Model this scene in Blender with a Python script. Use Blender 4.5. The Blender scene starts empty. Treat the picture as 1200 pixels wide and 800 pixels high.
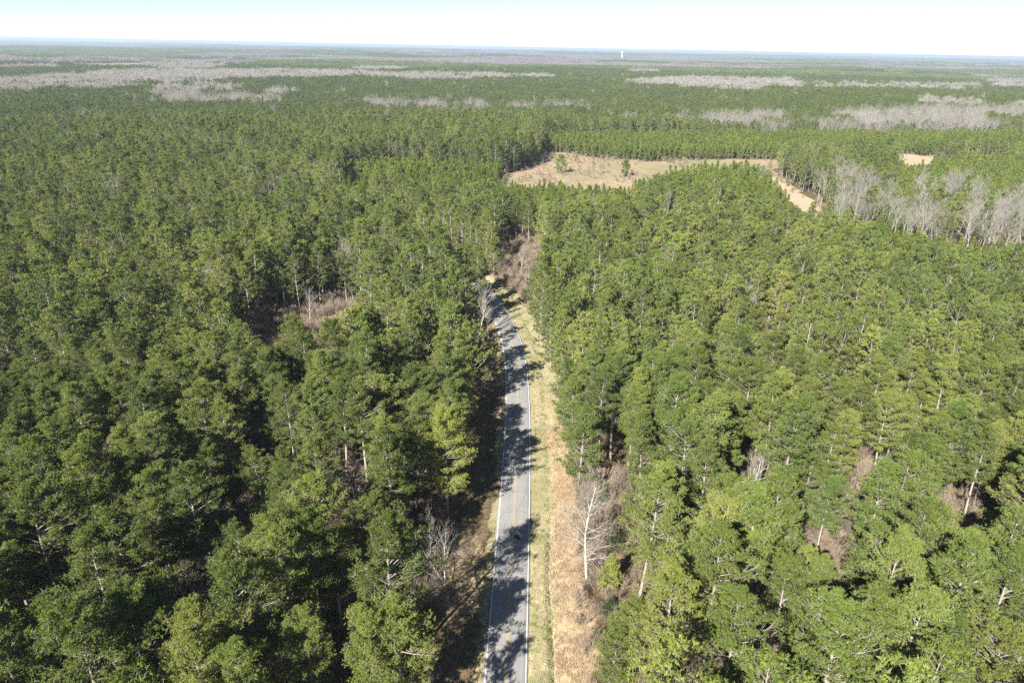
import bpy, math, random
import numpy as np
from mathutils import Vector

SC = bpy.context.scene
COL = SC.collection
RNG = np.random.default_rng(11)
random.seed(11)
R = math.radians

# ------------------------------------------------------------------ camera
CAM_H = 90.0
PITCH, ROLL = R(23.3), R(1.1)
F_PX = 800.0                                   # focal length for a 1200 px wide picture (24 mm on 36 mm)
FW = np.array([0, math.cos(PITCH), -math.sin(PITCH)])
_u0 = np.cross(np.array([1.0, 0, 0]), FW)
RT = np.array([1.0, 0, 0]) * math.cos(ROLL) + _u0 * math.sin(ROLL)
UP = -np.array([1.0, 0, 0]) * math.sin(ROLL) + _u0 * math.cos(ROLL)
cd = bpy.data.cameras.new('camera')
cd.lens, cd.sensor_width = 24.0, 36.0
cd.clip_start, cd.clip_end = 1.0, 60000.0
cam = bpy.data.objects.new('camera', cd)
COL.objects.link(cam)
from mathutils import Matrix
cam.matrix_world = Matrix(((RT[0], UP[0], -FW[0], 0), (RT[1], UP[1], -FW[1], 0), (RT[2], UP[2], -FW[2], CAM_H), (0, 0, 0, 1)))
SC.camera = cam

# ------------------------------------------------------------------ light
SUN_EL = 35.0
SUN_AZ = 60.0                                  # the light travels toward this angle (from +x to +y)
w = bpy.data.worlds.new('World')
SC.world = w
w.use_nodes = True
nt = w.node_tree
sky = nt.nodes.new('ShaderNodeTexSky')
sky.sky_type = 'NISHITA'
sky.sun_disc = False
sky.sun_elevation = R(SUN_EL)
sky.sun_rotation = R(270 - SUN_AZ)
sky.altitude = 150
sky.air_density = 0.5
sky.dust_density = 0.0
sky.ozone_density = 1.0
nt.links.new(sky.outputs[0], nt.nodes['Background'].inputs[0])
nt.nodes['Background'].inputs[1].default_value = 0.0595
sl = bpy.data.lights.new('sun', 'SUN')
sl.energy, sl.angle, sl.color = 5.0, R(0.53), (1.0, 0.95, 0.86)
sun = bpy.data.objects.new('sun', sl)
sun.rotation_euler = Vector((math.cos(R(SUN_AZ)) * math.cos(R(SUN_EL)), math.sin(R(SUN_AZ)) * math.cos(R(SUN_EL)), -math.sin(R(SUN_EL)))).to_track_quat('-Z', 'Y').to_euler()
sun.location = (-60, -90, 140)
COL.objects.link(sun)
SC.view_settings.view_transform = 'Standard'
SC.view_settings.look = 'None'
SC.view_settings.exposure = 1.56
SC.view_settings.gamma = 1.0
SC.view_settings.use_curve_mapping = False
SC.cycles.use_denoising = False
SC.cycles.sample_clamp_indirect = 1.5
SC.cycles.max_bounces = 6
SC.cycles.diffuse_bounces = 3
SC.cycles.transmission_bounces = 3
SC.cycles.volume_bounces = 1
SC.cycles.transparent_max_bounces = 8

# ------------------------------------------------------------------ the map: stands and clearings, ground metres, camera over (0, 0)
MAP = {
 'hardwood': [
  [(177, 379), (197, 394), (219, 401), (204, 366), (175, 351), (163, 352)],
  [(191, 347), (210, 360), (230, 362), (293, 394), (308, 395), (252, 317), (219, 308), (202, 320), (188, 332)],
  [(266, 456), (295, 447), (279, 420), (247, 419)],
  [(286, 796), (355, 905), (528, 979), (655, 1078), (878, 1195), (618, 828), (435, 800)],
  [(658, 1218), (685, 1153), (814, 1104), (760, 1029), (620, 1039)],
  [(282, 1868), (532, 2353), (894, 2370), (648, 1632), (470, 1461), (257, 1635)],
  [(-1018, 1340), (-1071, 1673), (-1080, 2028), (-886, 2134), (-703, 2184), (-420, 1935), (-371, 1709), (-570, 1592), (-646, 1390), (-646, 1231), (-655, 1097), (-734, 959)],
  [(-568, 1159), (-606, 1373), (-504, 1316), (-415, 1278), (-338, 1019), (-423, 975), (-520, 1071)],
  [(-2217, 2957), (-1739, 3083), (-1847, 4128), (-1970, 5566), (-1156, 3254), (-930, 2178), (-1029, 2172), (-1227, 2311), (-1816, 2415)],
  [(-1505, 1997), (-1331, 2170), (-1269, 2048), (-1418, 1878)],
  [(-465, 1935), (-233, 1889), (107, 2086), (99, 1918), (-171, 1700), (-409, 1698)],
  [(-647, 2992), (-461, 2917), (-347, 2111), (-498, 2300)],
  [(2433, 3861), (2499, 3457), (1477, 2027), (1348, 2084)],
  [(447, 2991), (574, 2930), (530, 2698), (411, 2747)],
  [(-1244, 5214), (-277, 5178), (601, 5559), (460, 4242), (-207, 3860), (-861, 3604)],
  [(935, 4660), (2260, 4972), (4494, 6246), (3374, 4681), (2031, 4461), (824, 4097)],
 ],
 'evergreen': [
  [(-5895, 7667), (-3731, 6647), (-2455, 6324), (-2100, 5934), (-2127, 4523), (-1911, 3016), (-2448, 3168)],
  [(-1873, 5868), (-1295, 6021), (-284, 5298), (-1244, 5214)],
  [(217, 14031), (1817, 13915), (1638, 9261), (385, 9961)],
  [(3154, 9328), (4935, 10361), (3478, 7661), (2778, 8205)],
 ],
 'mixed': [
  [(136, 877), (351, 938), (291, 771), (118, 758)],
  [(-259, 1092), (122, 1086), (111, 985), (-232, 976)],
  [(-567, 1076), (-358, 1098), (-324, 991), (-508, 960)],
  [(869, 2103), (1370, 2201), (1159, 1854), (634, 1527)],
  [(254, 431), (340, 440), (296, 378), (228, 383)],
  [(-1445, 7535), (8180, 11402), (4842, 6736), (1225, 5478), (-1037, 5395)],
  [(166, 491), (283, 520), (248, 451), (187, 424), (179, 453)],
 ],
 'young': [
  [(31, 717), (142, 760), (644, 863), (466, 613), (383, 665), (238, 601), (111, 584), (34, 615), (28, 661)],
  [(79, 470), (130, 542), (209, 569), (189, 469), (171, 388), (203, 369), (215, 319), (241, 299), (202, 245), (161, 271), (126, 334), (87, 394), (71, 433)],
  [(-126, 503), (-89, 540), (-9, 525), (10, 504), (82, 484), (72, 362), (22, 366), (-40, 387), (-105, 413)],
  [(195, 463), (199, 503), (188, 423), (175, 388)],
  [(316, 583), (482, 635), (241, 299), (210, 311), (185, 333), (157, 354), (182, 415), (245, 448)],
 ],
 'open': [
  [(-16, 466), (-9, 527), (3, 556), (15, 579), (26, 662), (46, 659), (74, 630), (119, 616), (182, 634), (262, 650), (251, 613), (216, 586), (209, 552), (192, 517), (177, 540), (124, 513), (81, 458), (71, 430), (48, 439), (20, 441), (-2, 434)],
  [(367, 717), (400, 685), (447, 709), (411, 649), (360, 603), (329, 553), (303, 547), (329, 638)],
  [(310, 679), (326, 675), (313, 646), (297, 649)],
  [(200, 551), (207, 536), (200, 475), (193, 426), (176, 373), (158, 364), (164, 410), (173, 467)],
  [(24, 809), (42, 803), (36, 729), (23, 742)],
  [(115, 461), (133, 452), (142, 422), (128, 385), (114, 396), (104, 414)],
  [(-1696, 2798), (-1605, 3225), (-1167, 2371), (-1373, 2258)],
 ],
 'brush': [
  [(-89, 201), (-78, 228), (-59, 235), (-48, 207), (-43, 178), (-53, 166), (-62, 161), (-74, 167)],
  [(-12, 309), (-1, 335), (13, 329), (14, 273), (10, 231), (4, 249), (-6, 278)],
  [(77, 213), (90, 213), (81, 181), (70, 160), (62, 165)],
  [(84, 142), (98, 147), (90, 124), (77, 109), (68, 114)],
  [(89, 121), (102, 127), (93, 105), (79, 92), (76, 100)],
  [(54, 109), (69, 116), (62, 97), (52, 92), (50, 97)],
  [(16, 124), (26, 131), (25, 108), (19, 98), (15, 103)],
  [(-20, 111), (-16, 116), (-7, 115), (-4, 105), (-5, 91), (-10, 88), (-16, 95)],
  [(-40, 120), (-35, 121), (-30, 106), (-33, 100)],
  [(-134, 157), (-124, 162), (-113, 145), (-123, 141)],
 ],
}
ROAD = [(-24, -400), (-9, -120), (-4.2, 0), (-0.9, 50), (-0.05, 76), (.4, 91), (.8, 105), (1.15, 118), (1.45, 130), (1.75, 145), (1.9, 162), (1.65, 183),
        (1.2, 192), (.45, 202), (-.7, 212.8), (-2.6, 224), (-5.6, 238), (-9.4, 251), (-15.5, 267), (-25, 287), (-39, 312), (-58, 342), (-84, 378),
        (-118, 420), (-165, 475), (-230, 545), (-330, 650), (-520, 840)]


def sst(v, a, b):
    t = np.clip((v - a) / (b - a), 0, 1)
    return t * t * (3 - 2 * t)


def terrain(x, y):
    x = np.asarray(x, float)
    y = np.asarray(y, float)
    q = np.hypot(x, y - 150)
    h = sst(q, 450, 1300) * (5 * np.sin(x / 310 + 1.3) * np.cos(y / 420 + .5) + 4 * np.sin((x * .6 + y * .8) / 230 + 2) + 3 * np.cos((x * .9 - y * .4) / 170))
    return h + sst(q, 2800, 6000) * (9 * np.sin(y / 800 + 1.5 * np.sin(x / 1500)) + 7 * np.sin((x + .5 * y) / 1100)) + sst(q, 7000, 12000) * 14 * np.sin(x / 1900 + 1.2 * np.sin(y / 2600)) * np.sin(y / 2300)


def project(x, y, z):
    q = np.stack([np.asarray(x, float), np.asarray(y, float), np.asarray(z, float) - CAM_H], -1)
    d = q @ FW
    return 600 + F_PX * (q @ RT) / d, 400 - F_PX * (q @ UP) / d, d


def inside(poly, x, y):
    r = np.zeros(x.shape, bool)
    n = len(poly)
    for i in range(n):
        x0, y0 = poly[i]
        x1, y1 = poly[(i + 1) % n]
        if y0 == y1:
            continue
        c = (y0 > y) != (y1 > y)
        r ^= c & (x < (x1 - x0) * (y - y0) / (y1 - y0) + x0)
    return r


def zone(kind, x, y):
    r = np.zeros(np.shape(x), bool)
    for p in MAP[kind]:
        r |= inside(p, x, y)
    return r


def vnoise(x, y, scale, seed=0):
    x = np.asarray(x, float) / scale
    y = np.asarray(y, float) / scale
    xi, yi = np.floor(x), np.floor(y)
    fx, fy = x - xi, y - yi
    fx, fy = fx * fx * (3 - 2 * fx), fy * fy * (3 - 2 * fy)

    def h(a, b):
        v = np.sin(a * 127.1 + b * 311.7 + seed * 74.7) * 43758.5453
        return v - np.floor(v)
    return (h(xi, yi) * (1 - fx) + h(xi + 1, yi) * fx) * (1 - fy) + (h(xi, yi + 1) * (1 - fx) + h(xi + 1, yi + 1) * fx) * fy


# smooth centre line of the road, by arc length
def spline(pts, step):
    out = []
    n = len(pts)
    for i in range(n - 1):
        p0, p1, p2, p3 = pts[max(i - 1, 0)], pts[i], pts[i + 1], pts[min(i + 2, n - 1)]
        L = math.dist(p1, p2)
        m = max(1, int(L / step))
        for k in range(m):
            t = k / m
            out.append(tuple(.5 * (2 * b + (c - a) * t + (2 * a - 5 * b + 4 * c - d) * t * t + (3 * b - a - 3 * c + d) * t ** 3) for a, b, c, d in zip(p0, p1, p2, p3)))
    out.append(pts[-1])
    return np.array(out)


CL = spline(ROAD, 2.0)
_t = np.gradient(CL, axis=0)
_t /= np.linalg.norm(_t, axis=1)[:, None]
CLN = np.stack([_t[:, 1], -_t[:, 0]], -1)       # points to the ditch side


def road_offset(x, y):
    """Signed distance from the centre line (positive on the ditch side)."""
    x = np.asarray(x, float).ravel()
    y = np.asarray(y, float).ravel()
    out = np.empty(len(x))
    for a in range(0, len(x), 20000):
        dx = x[a:a + 20000, None] - CL[None, :, 0]
        dy = y[a:a + 20000, None] - CL[None, :, 1]
        k = np.argmin(dx * dx + dy * dy, axis=1)
        r = np.arange(len(k))
        out[a:a + 20000] = dx[r, k] * CLN[k, 0] + dy[r, k] * CLN[k, 1]
        far = np.hypot(dx[r, k], dy[r, k])
        out[a:a + 20000] = np.where(far > 60, np.sign(out[a:a + 20000]) * far, out[a:a + 20000])
    return out


def ground_z(x, y, s=None):
    """Height of the ground, verge relief and ditch included."""
    x = np.asarray(x, float)
    y = np.asarray(y, float)
    shp = x.shape
    z = terrain(x, y).ravel()
    s = road_offset(x, y) if s is None else s.ravel()
    xf, yf = x.ravel(), y.ravel()
    rough = sst(np.abs(s), 4.2, 7) * (.35 * (vnoise(xf, yf, 3.1, 3) - .5) + .9 * (vnoise(xf, yf, 17, 4) - .5))
    near = 1 - sst(yf, 104, 118)
    dd = .85 * np.exp(-((s - 7.35 - .35 * np.sin(yf / 9)) / .36) ** 2) * near + .25 * np.exp(-((s - 7.6) / 1.1) ** 2)
    left = .4 * np.exp(-((s + 7.4) / 1.2) ** 2)
    z = z + rough - dd - left - .10 * (np.abs(s) < 3.5) - .02
    return z.reshape(shp)


# ------------------------------------------------------------------ materials
def mat(name, build):
    m = bpy.data.materials.new(name)
    m.use_nodes = True
    n = m.node_tree
    for a in list(n.nodes):
        n.nodes.remove(a)
    out = n.nodes.new('ShaderNodeOutputMaterial')
    build(n, out)
    return m


def N(n, kind, **kw):
    a = n.nodes.new(kind)
    for k, v in kw.items():
        setattr(a, k, v)
    return a


def setin(node, **kw):
    for k, v in kw.items():
        node.inputs[k.replace('_', ' ')].default_value = v
    return node


def mixc(n, fac, a, b, blend='MIX'):
    m = N(n, 'ShaderNodeMix', data_type='RGBA', blend_type=blend)
    for sock, v in ((m.inputs[0], fac), (m.inputs[6], a), (m.inputs[7], b)):
        if isinstance(v, bpy.types.NodeSocket):
            n.links.new(v, sock)
        elif isinstance(v, (int, float)):
            sock.default_value = v
        else:
            sock.default_value = (*v, 1)
    return m.outputs[2]


def math_n(n, op, a, b=0.0, clamp=False):
    m = N(n, 'ShaderNodeMath', operation=op, use_clamp=clamp)
    for sock, v in ((m.inputs[0], a), (m.inputs[1], b)):
        if isinstance(v, bpy.types.NodeSocket):
            n.links.new(v, sock)
        else:
            sock.default_value = v
    return m.outputs[0]


def noise(n, scale, detail=3, rough=.6, vec=None):
    t = N(n, 'ShaderNodeTexNoise')
    setin(t, Scale=scale, Detail=detail, Roughness=rough)
    if vec is not None:
        n.links.new(vec, t.inputs['Vector'])
    return t.outputs['Fac']


def ramp(n, fac, stops):
    r = N(n, 'ShaderNodeValToRGB')
    e = r.color_ramp.elements
    while len(e) < len(stops):
        e.new(.5)
    for a, (p, c) in zip(e, stops):
        a.position = p
        a.color = (*c, 1)
    n.links.new(fac, r.inputs[0])
    return r.outputs[0]


def attr(n, name):
    a = N(n, 'ShaderNodeAttribute', attribute_name=name)
    return a


def foliage_mat(name, dark, light, hue_var=.022, val_var=.45, trans=.3, warm=None):
    def b(n, out):
        t = attr(n, 'tint').outputs['Fac']
        c = mixc(n, t, dark, light)
        oi = N(n, 'ShaderNodeObjectInfo').outputs['Random']
        wn = N(n, 'ShaderNodeTexWhiteNoise', noise_dimensions='1D')
        n.links.new(oi, wn.inputs['W'])
        if warm:
            c = mixc(n, math_n(n, 'MULTIPLY', math_n(n, 'POWER', wn.outputs['Value'], 2.5), .75), c, warm)
        if warm:                                  # neighbouring trees resemble each other: tone by stand
            loc = N(n, 'ShaderNodeObjectInfo').outputs['Location']
            st = noise(n, .016, 3, .6, loc)
            c = mixc(n, ramp(n, st, [(.36, (.55, .55, .55)), (.52, (0, 0, 0))]), c, mixc(n, t, tuple(v * .82 for v in dark), (light[0] * .72, light[1] * .86, light[2] * .85)))
            c = mixc(n, ramp(n, st, [(.52, (0, 0, 0)), (.70, (.3, .3, .3))]), c, warm)
        hs = N(n, 'ShaderNodeHueSaturation')
        n.links.new(c, hs.inputs['Color'])
        n.links.new(math_n(n, 'ADD', math_n(n, 'MULTIPLY', oi, hue_var), .5 - hue_var / 2), hs.inputs['Hue'])
        n.links.new(math_n(n, 'ADD', math_n(n, 'MULTIPLY', wn.outputs['Value'], val_var), 1 - val_var / 2), hs.inputs['Value'])
        p = N(n, 'ShaderNodeBsdfPrincipled')
        setin(p, Roughness=.55)
        p.inputs['Specular IOR Level'].default_value = .22
        n.links.new(hs.outputs[0], p.inputs['Base Color'])
        tr = N(n, 'ShaderNodeBsdfTranslucent')
        n.links.new(mixc(n, 1.0, hs.outputs[0], (1.25, 1.35, .6), 'MULTIPLY'), tr.inputs[0])
        mx = N(n, 'ShaderNodeMixShader')
        mx.inputs[0].default_value = trans
        n.links.new(p.outputs[0], mx.inputs[1])
        n.links.new(tr.outputs[0], mx.inputs[2])
        n.links.new(mx.outputs[0], out.inputs[0])
    return mat(name, b)


def plain_mat(name, a, b_, scale=2.0, rough=.85, attr_mix=False, obj_var=.25):
    def b(n, out):
        tc = N(n, 'ShaderNodeTexCoord').outputs['Object']
        c = mixc(n, noise(n, scale, 4, .65, tc), a, b_)
        hs = N(n, 'ShaderNodeHueSaturation')
        n.links.new(c, hs.inputs['Color'])
        oi = N(n, 'ShaderNodeObjectInfo').outputs['Random']
        v = math_n(n, 'ADD', math_n(n, 'MULTIPLY', oi, obj_var), 1 - obj_var / 2)
        if attr_mix:
            v = math_n(n, 'MULTIPLY', v, math_n(n, 'ADD', math_n(n, 'MULTIPLY', attr(n, 'tint').outputs['Fac'], .7), .65))
        n.links.new(v, hs.inputs['Value'])
        p = N(n, 'ShaderNodeBsdfPrincipled')
        setin(p, Roughness=rough)
        p.inputs['Specular IOR Level'].default_value = .15
        n.links.new(hs.outputs[0], p.inputs['Base Color'])
        n.links.new(p.outputs[0], out.inputs[0])
    return mat(name, b)


M = {}
M['needles'] = foliage_mat('pine_needles', (.084, .122, .021), (.206, .262, .053), warm=(.234, .252, .060))
M['needles_young'] = foliage_mat('young_pine_needles', (.084, .126, .021), (.196, .245, .052), hue_var=.015, val_var=.25, warm=(.225, .245, .056))
M['needles_far'] = foliage_mat('plantation_needles', (.064, .098, .024), (.162, .202, .050), hue_var=.015, val_var=.3, warm=(.19, .204, .052))
M['needles_bright'] = foliage_mat('yellow_green_needles', (.18, .215, .03), (.34, .38, .075), hue_var=.0, val_var=.0)
M['holly'] = foliage_mat('evergreen_leaves', (.035, .055, .02), (.08, .11, .04), val_var=.4)
M['bark'] = plain_mat('pine_bark', (.20, .17, .145), (.38, .34, .30), 3.0)
M['grey_bark'] = plain_mat('pale_grey_bark', (.28, .255, .225), (.47, .435, .39), 2.0, attr_mix=True)
M['twig'] = plain_mat('grey_twigs', (.205, .19, .168), (.35, .325, .29), 1.0, attr_mix=True, obj_var=.35)
M['far_twig'] = plain_mat('far_grey_twigs', (.15, .135, .13), (.26, .235, .225), 1.0, attr_mix=True, obj_var=.25)  # darker than the nearer twigs: missing shade between crowns put into the colour
M['brown_twig'] = plain_mat('brown_brush_twigs', (.20, .155, .115), (.36, .29, .23), 1.0, attr_mix=True, obj_var=.4)
M['grass'] = plain_mat('verge_grass', (.29, .25, .15), (.45, .39, .27), 1.0, attr_mix=True, obj_var=.2)
M['green_grass'] = plain_mat('green_verge_grass', (.17, .175, .07), (.29, .28, .13), 1.0, attr_mix=True, obj_var=.4)
M['sedge'] = plain_mat('broomsedge', (.36, .265, .165), (.52, .40, .265), 1.0, attr_mix=True, obj_var=.12)


def ground_mat(n, out):
    tc = N(n, 'ShaderNodeTexCoord').outputs['Object']
    z = attr(n, 'zone')
    sp = N(n, 'ShaderNodeSeparateColor')
    n.links.new(z.outputs['Color'], sp.inputs[0])
    far = attr(n, 'far').outputs['Fac']
    hard = attr(n, 'hard').outputs['Fac']
    f1 = noise(n, .9, 5, .7, tc)
    f2 = noise(n, .11, 4, .6, tc)
    f3 = noise(n, 6, 3, .7, tc)
    ff = math_n(n, 'ADD', math_n(n, 'MULTIPLY', f1, .45), math_n(n, 'MULTIPLY', noise(n, 3.2, 4, .75, tc), .55))
    floor = ramp(n, ff, [(.36, (.028, .020, .013)), (.48, (.095, .066, .042)), (.56, (.17, .125, .085)), (.64, (.30, .24, .17))])
    floor = mixc(n, math_n(n, 'MULTIPLY', f2, .55), floor, (.10, .085, .035))

    def edge(sock, hardn=3.0):
        v = math_n(n, 'ADD', sock, math_n(n, 'MULTIPLY', math_n(n, 'SUBTRACT', f1, .5), .9))
        return math_n(n, 'ADD', math_n(n, 'MULTIPLY', math_n(n, 'SUBTRACT', v, .5), hardn), .5, clamp=True)
    grass = ramp(n, f1, [(.25, (.17, .155, .07)), (.45, (.32, .28, .155)), (.6, (.42, .365, .22)), (.75, (.54, .47, .32))])
    grass = mixc(n, ramp(n, f2, [(.42, (0, 0, 0)), (.6, (.7, .7, .7))]), grass, (.16, .19, .055))
    sedge = ramp(n, f3, [(.3, (.31, .225, .135)), (.5, (.40, .30, .185)), (.7, (.48, .38, .25))])
    field = ramp(n, noise(n, .07, 5, .7, tc), [(.3, (.13, .13, .065)), (.42, (.25, .19, .12)), (.50, (.35, .265, .185)), (.58, (.24, .145, .09)), (.70, (.40, .31, .22))])
    field = mixc(n, math_n(n, 'MULTIPLY', f1, .5), field, (.34, .30, .17))
    sand = ramp(n, f1, [(.3, (.30, .235, .15)), (.7, (.45, .37, .26))])
    c = mixc(n, edge(sp.outputs[0]), floor, grass)
    c = mixc(n, edge(sp.outputs[1]), c, sedge)
    field = mixc(n, ramp(n, noise(n, .021, 3, .5, tc), [(.45, (0, 0, 0)), (.6, (.75, .75, .75))]), field, (.20, .20, .105))
    c = mixc(n, edge(sp.outputs[2]), c, field)
    c = mixc(n, edge(hard), c, sand)
    fn = noise(n, .0011, 5, .65, tc)
    land = ramp(n, fn, [(.40, (.035, .055, .035)), (.50, (.045, .062, .04)), (.56, (.13, .11, .105)), (.66, (.19, .16, .15))])
    c = mixc(n, far, c, land)
    p = N(n, 'ShaderNodeBsdfPrincipled')
    setin(p, Roughness=.95)
    p.inputs['Specular IOR Level'].default_value = .1
    n.links.new(c, p.inputs['Base Color'])
    bp = N(n, 'ShaderNodeBump')
    setin(bp, Strength=.7, Distance=.25)
    n.links.new(f1, bp.inputs['Height'])
    n.links.new(bp.outputs[0], p.inputs['Normal'])
    n.links.new(p.outputs[0], out.inputs[0])


M['ground'] = mat('ground', ground_mat)


def asphalt(n, out):
    uv = N(n, 'ShaderNodeUVMap').outputs[0]
    tc = N(n, 'ShaderNodeTexCoord').outputs['Object']
    sx = N(n, 'ShaderNodeSeparateXYZ')
    n.links.new(uv, sx.inputs[0])
    # slightly darker wheel tracks, polished paler crown, patches and cracks
    wt = N(n, 'ShaderNodeMath', operation='SINE')
    n.links.new(math_n(n, 'MULTIPLY', sx.outputs[0], 3.9), wt.inputs[0])
    mp = N(n, 'ShaderNodeMapping')
    mp.inputs['Scale'].default_value = (1, .12, 1)
    n.links.new(tc, mp.inputs[0])
    streak = noise(n, 1.6, 4, .6, mp.outputs[0])
    c = ramp(n, noise(n, .35, 5, .7, tc), [(.3, (.19, .19, .186)), (.7, (.255, .252, .248))])
    c = mixc(n, math_n(n, 'MULTIPLY', wt.outputs[0], .17), c, (.11, .11, .11))
    c = mixc(n, math_n(n, 'MULTIPLY', streak, .5), c, (.32, .312, .30))
    vo = N(n, 'ShaderNodeTexVoronoi', feature='DISTANCE_TO_EDGE')
    setin(vo, Scale=.16, Randomness=1.0)
    wrp = N(n, 'ShaderNodeMix', data_type='VECTOR')
    nn = N(n, 'ShaderNodeTexNoise')
    setin(nn, Scale=.8, Detail=4)
    n.links.new(tc, nn.inputs['Vector'])
    va = N(n, 'ShaderNodeVectorMath', operation='ADD')
    n.links.new(tc, va.inputs[0])
    n.links.new(nn.outputs['Color'], va.inputs[1])
    n.links.new(va.outputs[0], vo.inputs['Vector'])
    crack = ramp(n, vo.outputs['Distance'], [(.0, (.8, .8, .8)), (.010, (0, 0, 0))])
    c = mixc(n, crack, c, (.06, .06, .06))
    p = N(n, 'ShaderNodeBsdfPrincipled')
    setin(p, Roughness=.85)
    p.inputs['Specular IOR Level'].default_value = .25
    n.links.new(c, p.inputs['Base Color'])
    n.links.new(p.outputs[0], out.inputs[0])


M['asphalt'] = mat('asphalt', asphalt)


def paint(col, base, wear):
    def b(n, out):
        tc = N(n, 'ShaderNodeTexCoord').outputs['Object']
        f = noise(n, 1.7, 5, .75, tc)
        c = mixc(n, ramp(n, f, [(.5 - wear, (1, 1, 1)), (.62, (0, 0, 0))]), col, base)
        p = N(n, 'ShaderNodeBsdfPrincipled')
        setin(p, Roughness=.7)
        n.links.new(c, p.inputs['Base Color'])
        n.links.new(p.outputs[0], out.inputs[0])
    return b


M['white_paint'] = mat('white_road_paint', paint((.80, .80, .78), (.42, .42, .41), .22))
M['yellow_paint'] = mat('yellow_road_paint', paint((.52, .36, .12), (.34, .28, .17), .08))
M['white_metal'] = plain_mat('white_painted_steel', (.55, .56, .57), (.64, .65, .65), .2, .4, obj_var=0)
M['dark_rubber'] = plain_mat('dark_rubber', (.015, .014, .013), (.05, .047, .043), 6, .8, obj_var=0)
M['blue_plastic'] = plain_mat('blue_plastic', (.02, .30, .72), (.05, .42, .85), 4, .4, obj_var=0)
M['white_plastic'] = plain_mat('white_plastic', (.70, .70, .70), (.82, .82, .82), 4, .4, obj_var=0)
M['roof_metal'] = plain_mat('pale_roof_sheet', (.45, .46, .48), (.58, .59, .60), .5, .5, obj_var=0)
M['window'] = plain_mat('dark_window_glass', (.03, .04, .05), (.05, .06, .07), 1, .15, obj_var=0)
M['wall'] = plain_mat('white_boards', (.70, .69, .66), (.80, .79, .76), .6, .8, obj_var=0)


# ------------------------------------------------------------------ mesh helpers
def mesh(name, V, F, mats, tint=None, mi=None, smooth=False):
    """V n x 3, F a list of arrays (m x 3 or m x 4); mi one material index per array; tint one value per vertex."""
    me = bpy.data.meshes.new(name)
    V = np.asarray(V, np.float32)
    loops = np.concatenate([np.asarray(f, np.int32).ravel() for f in F])
    tot = np.concatenate([np.full(len(f), np.asarray(f).shape[1], np.int32) for f in F])
    me.vertices.add(len(V))
    me.vertices.foreach_set('co', V.ravel())
    me.loops.add(len(loops))
    me.loops.foreach_set('vertex_index', loops)
    me.polygons.add(len(tot))
    me.polygons.foreach_set('loop_start', np.concatenate([[0], np.cumsum(tot)[:-1]]).astype(np.int32))
    if mi is not None:
        me.polygons.foreach_set('material_index', np.concatenate([np.full(len(f), k, np.int32) for f, k in zip(F, mi)]))
    if smooth:
        me.polygons.foreach_set('use_smooth', np.ones(len(tot), bool))
    for m in mats:
        me.materials.append(m)
    if tint is not None:
        a = me.attributes.new('tint', 'FLOAT', 'POINT')
        a.data.foreach_set('value', np.asarray(tint, np.float32))
    me.update(calc_edges=True)
    me.validate()
    return me


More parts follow.
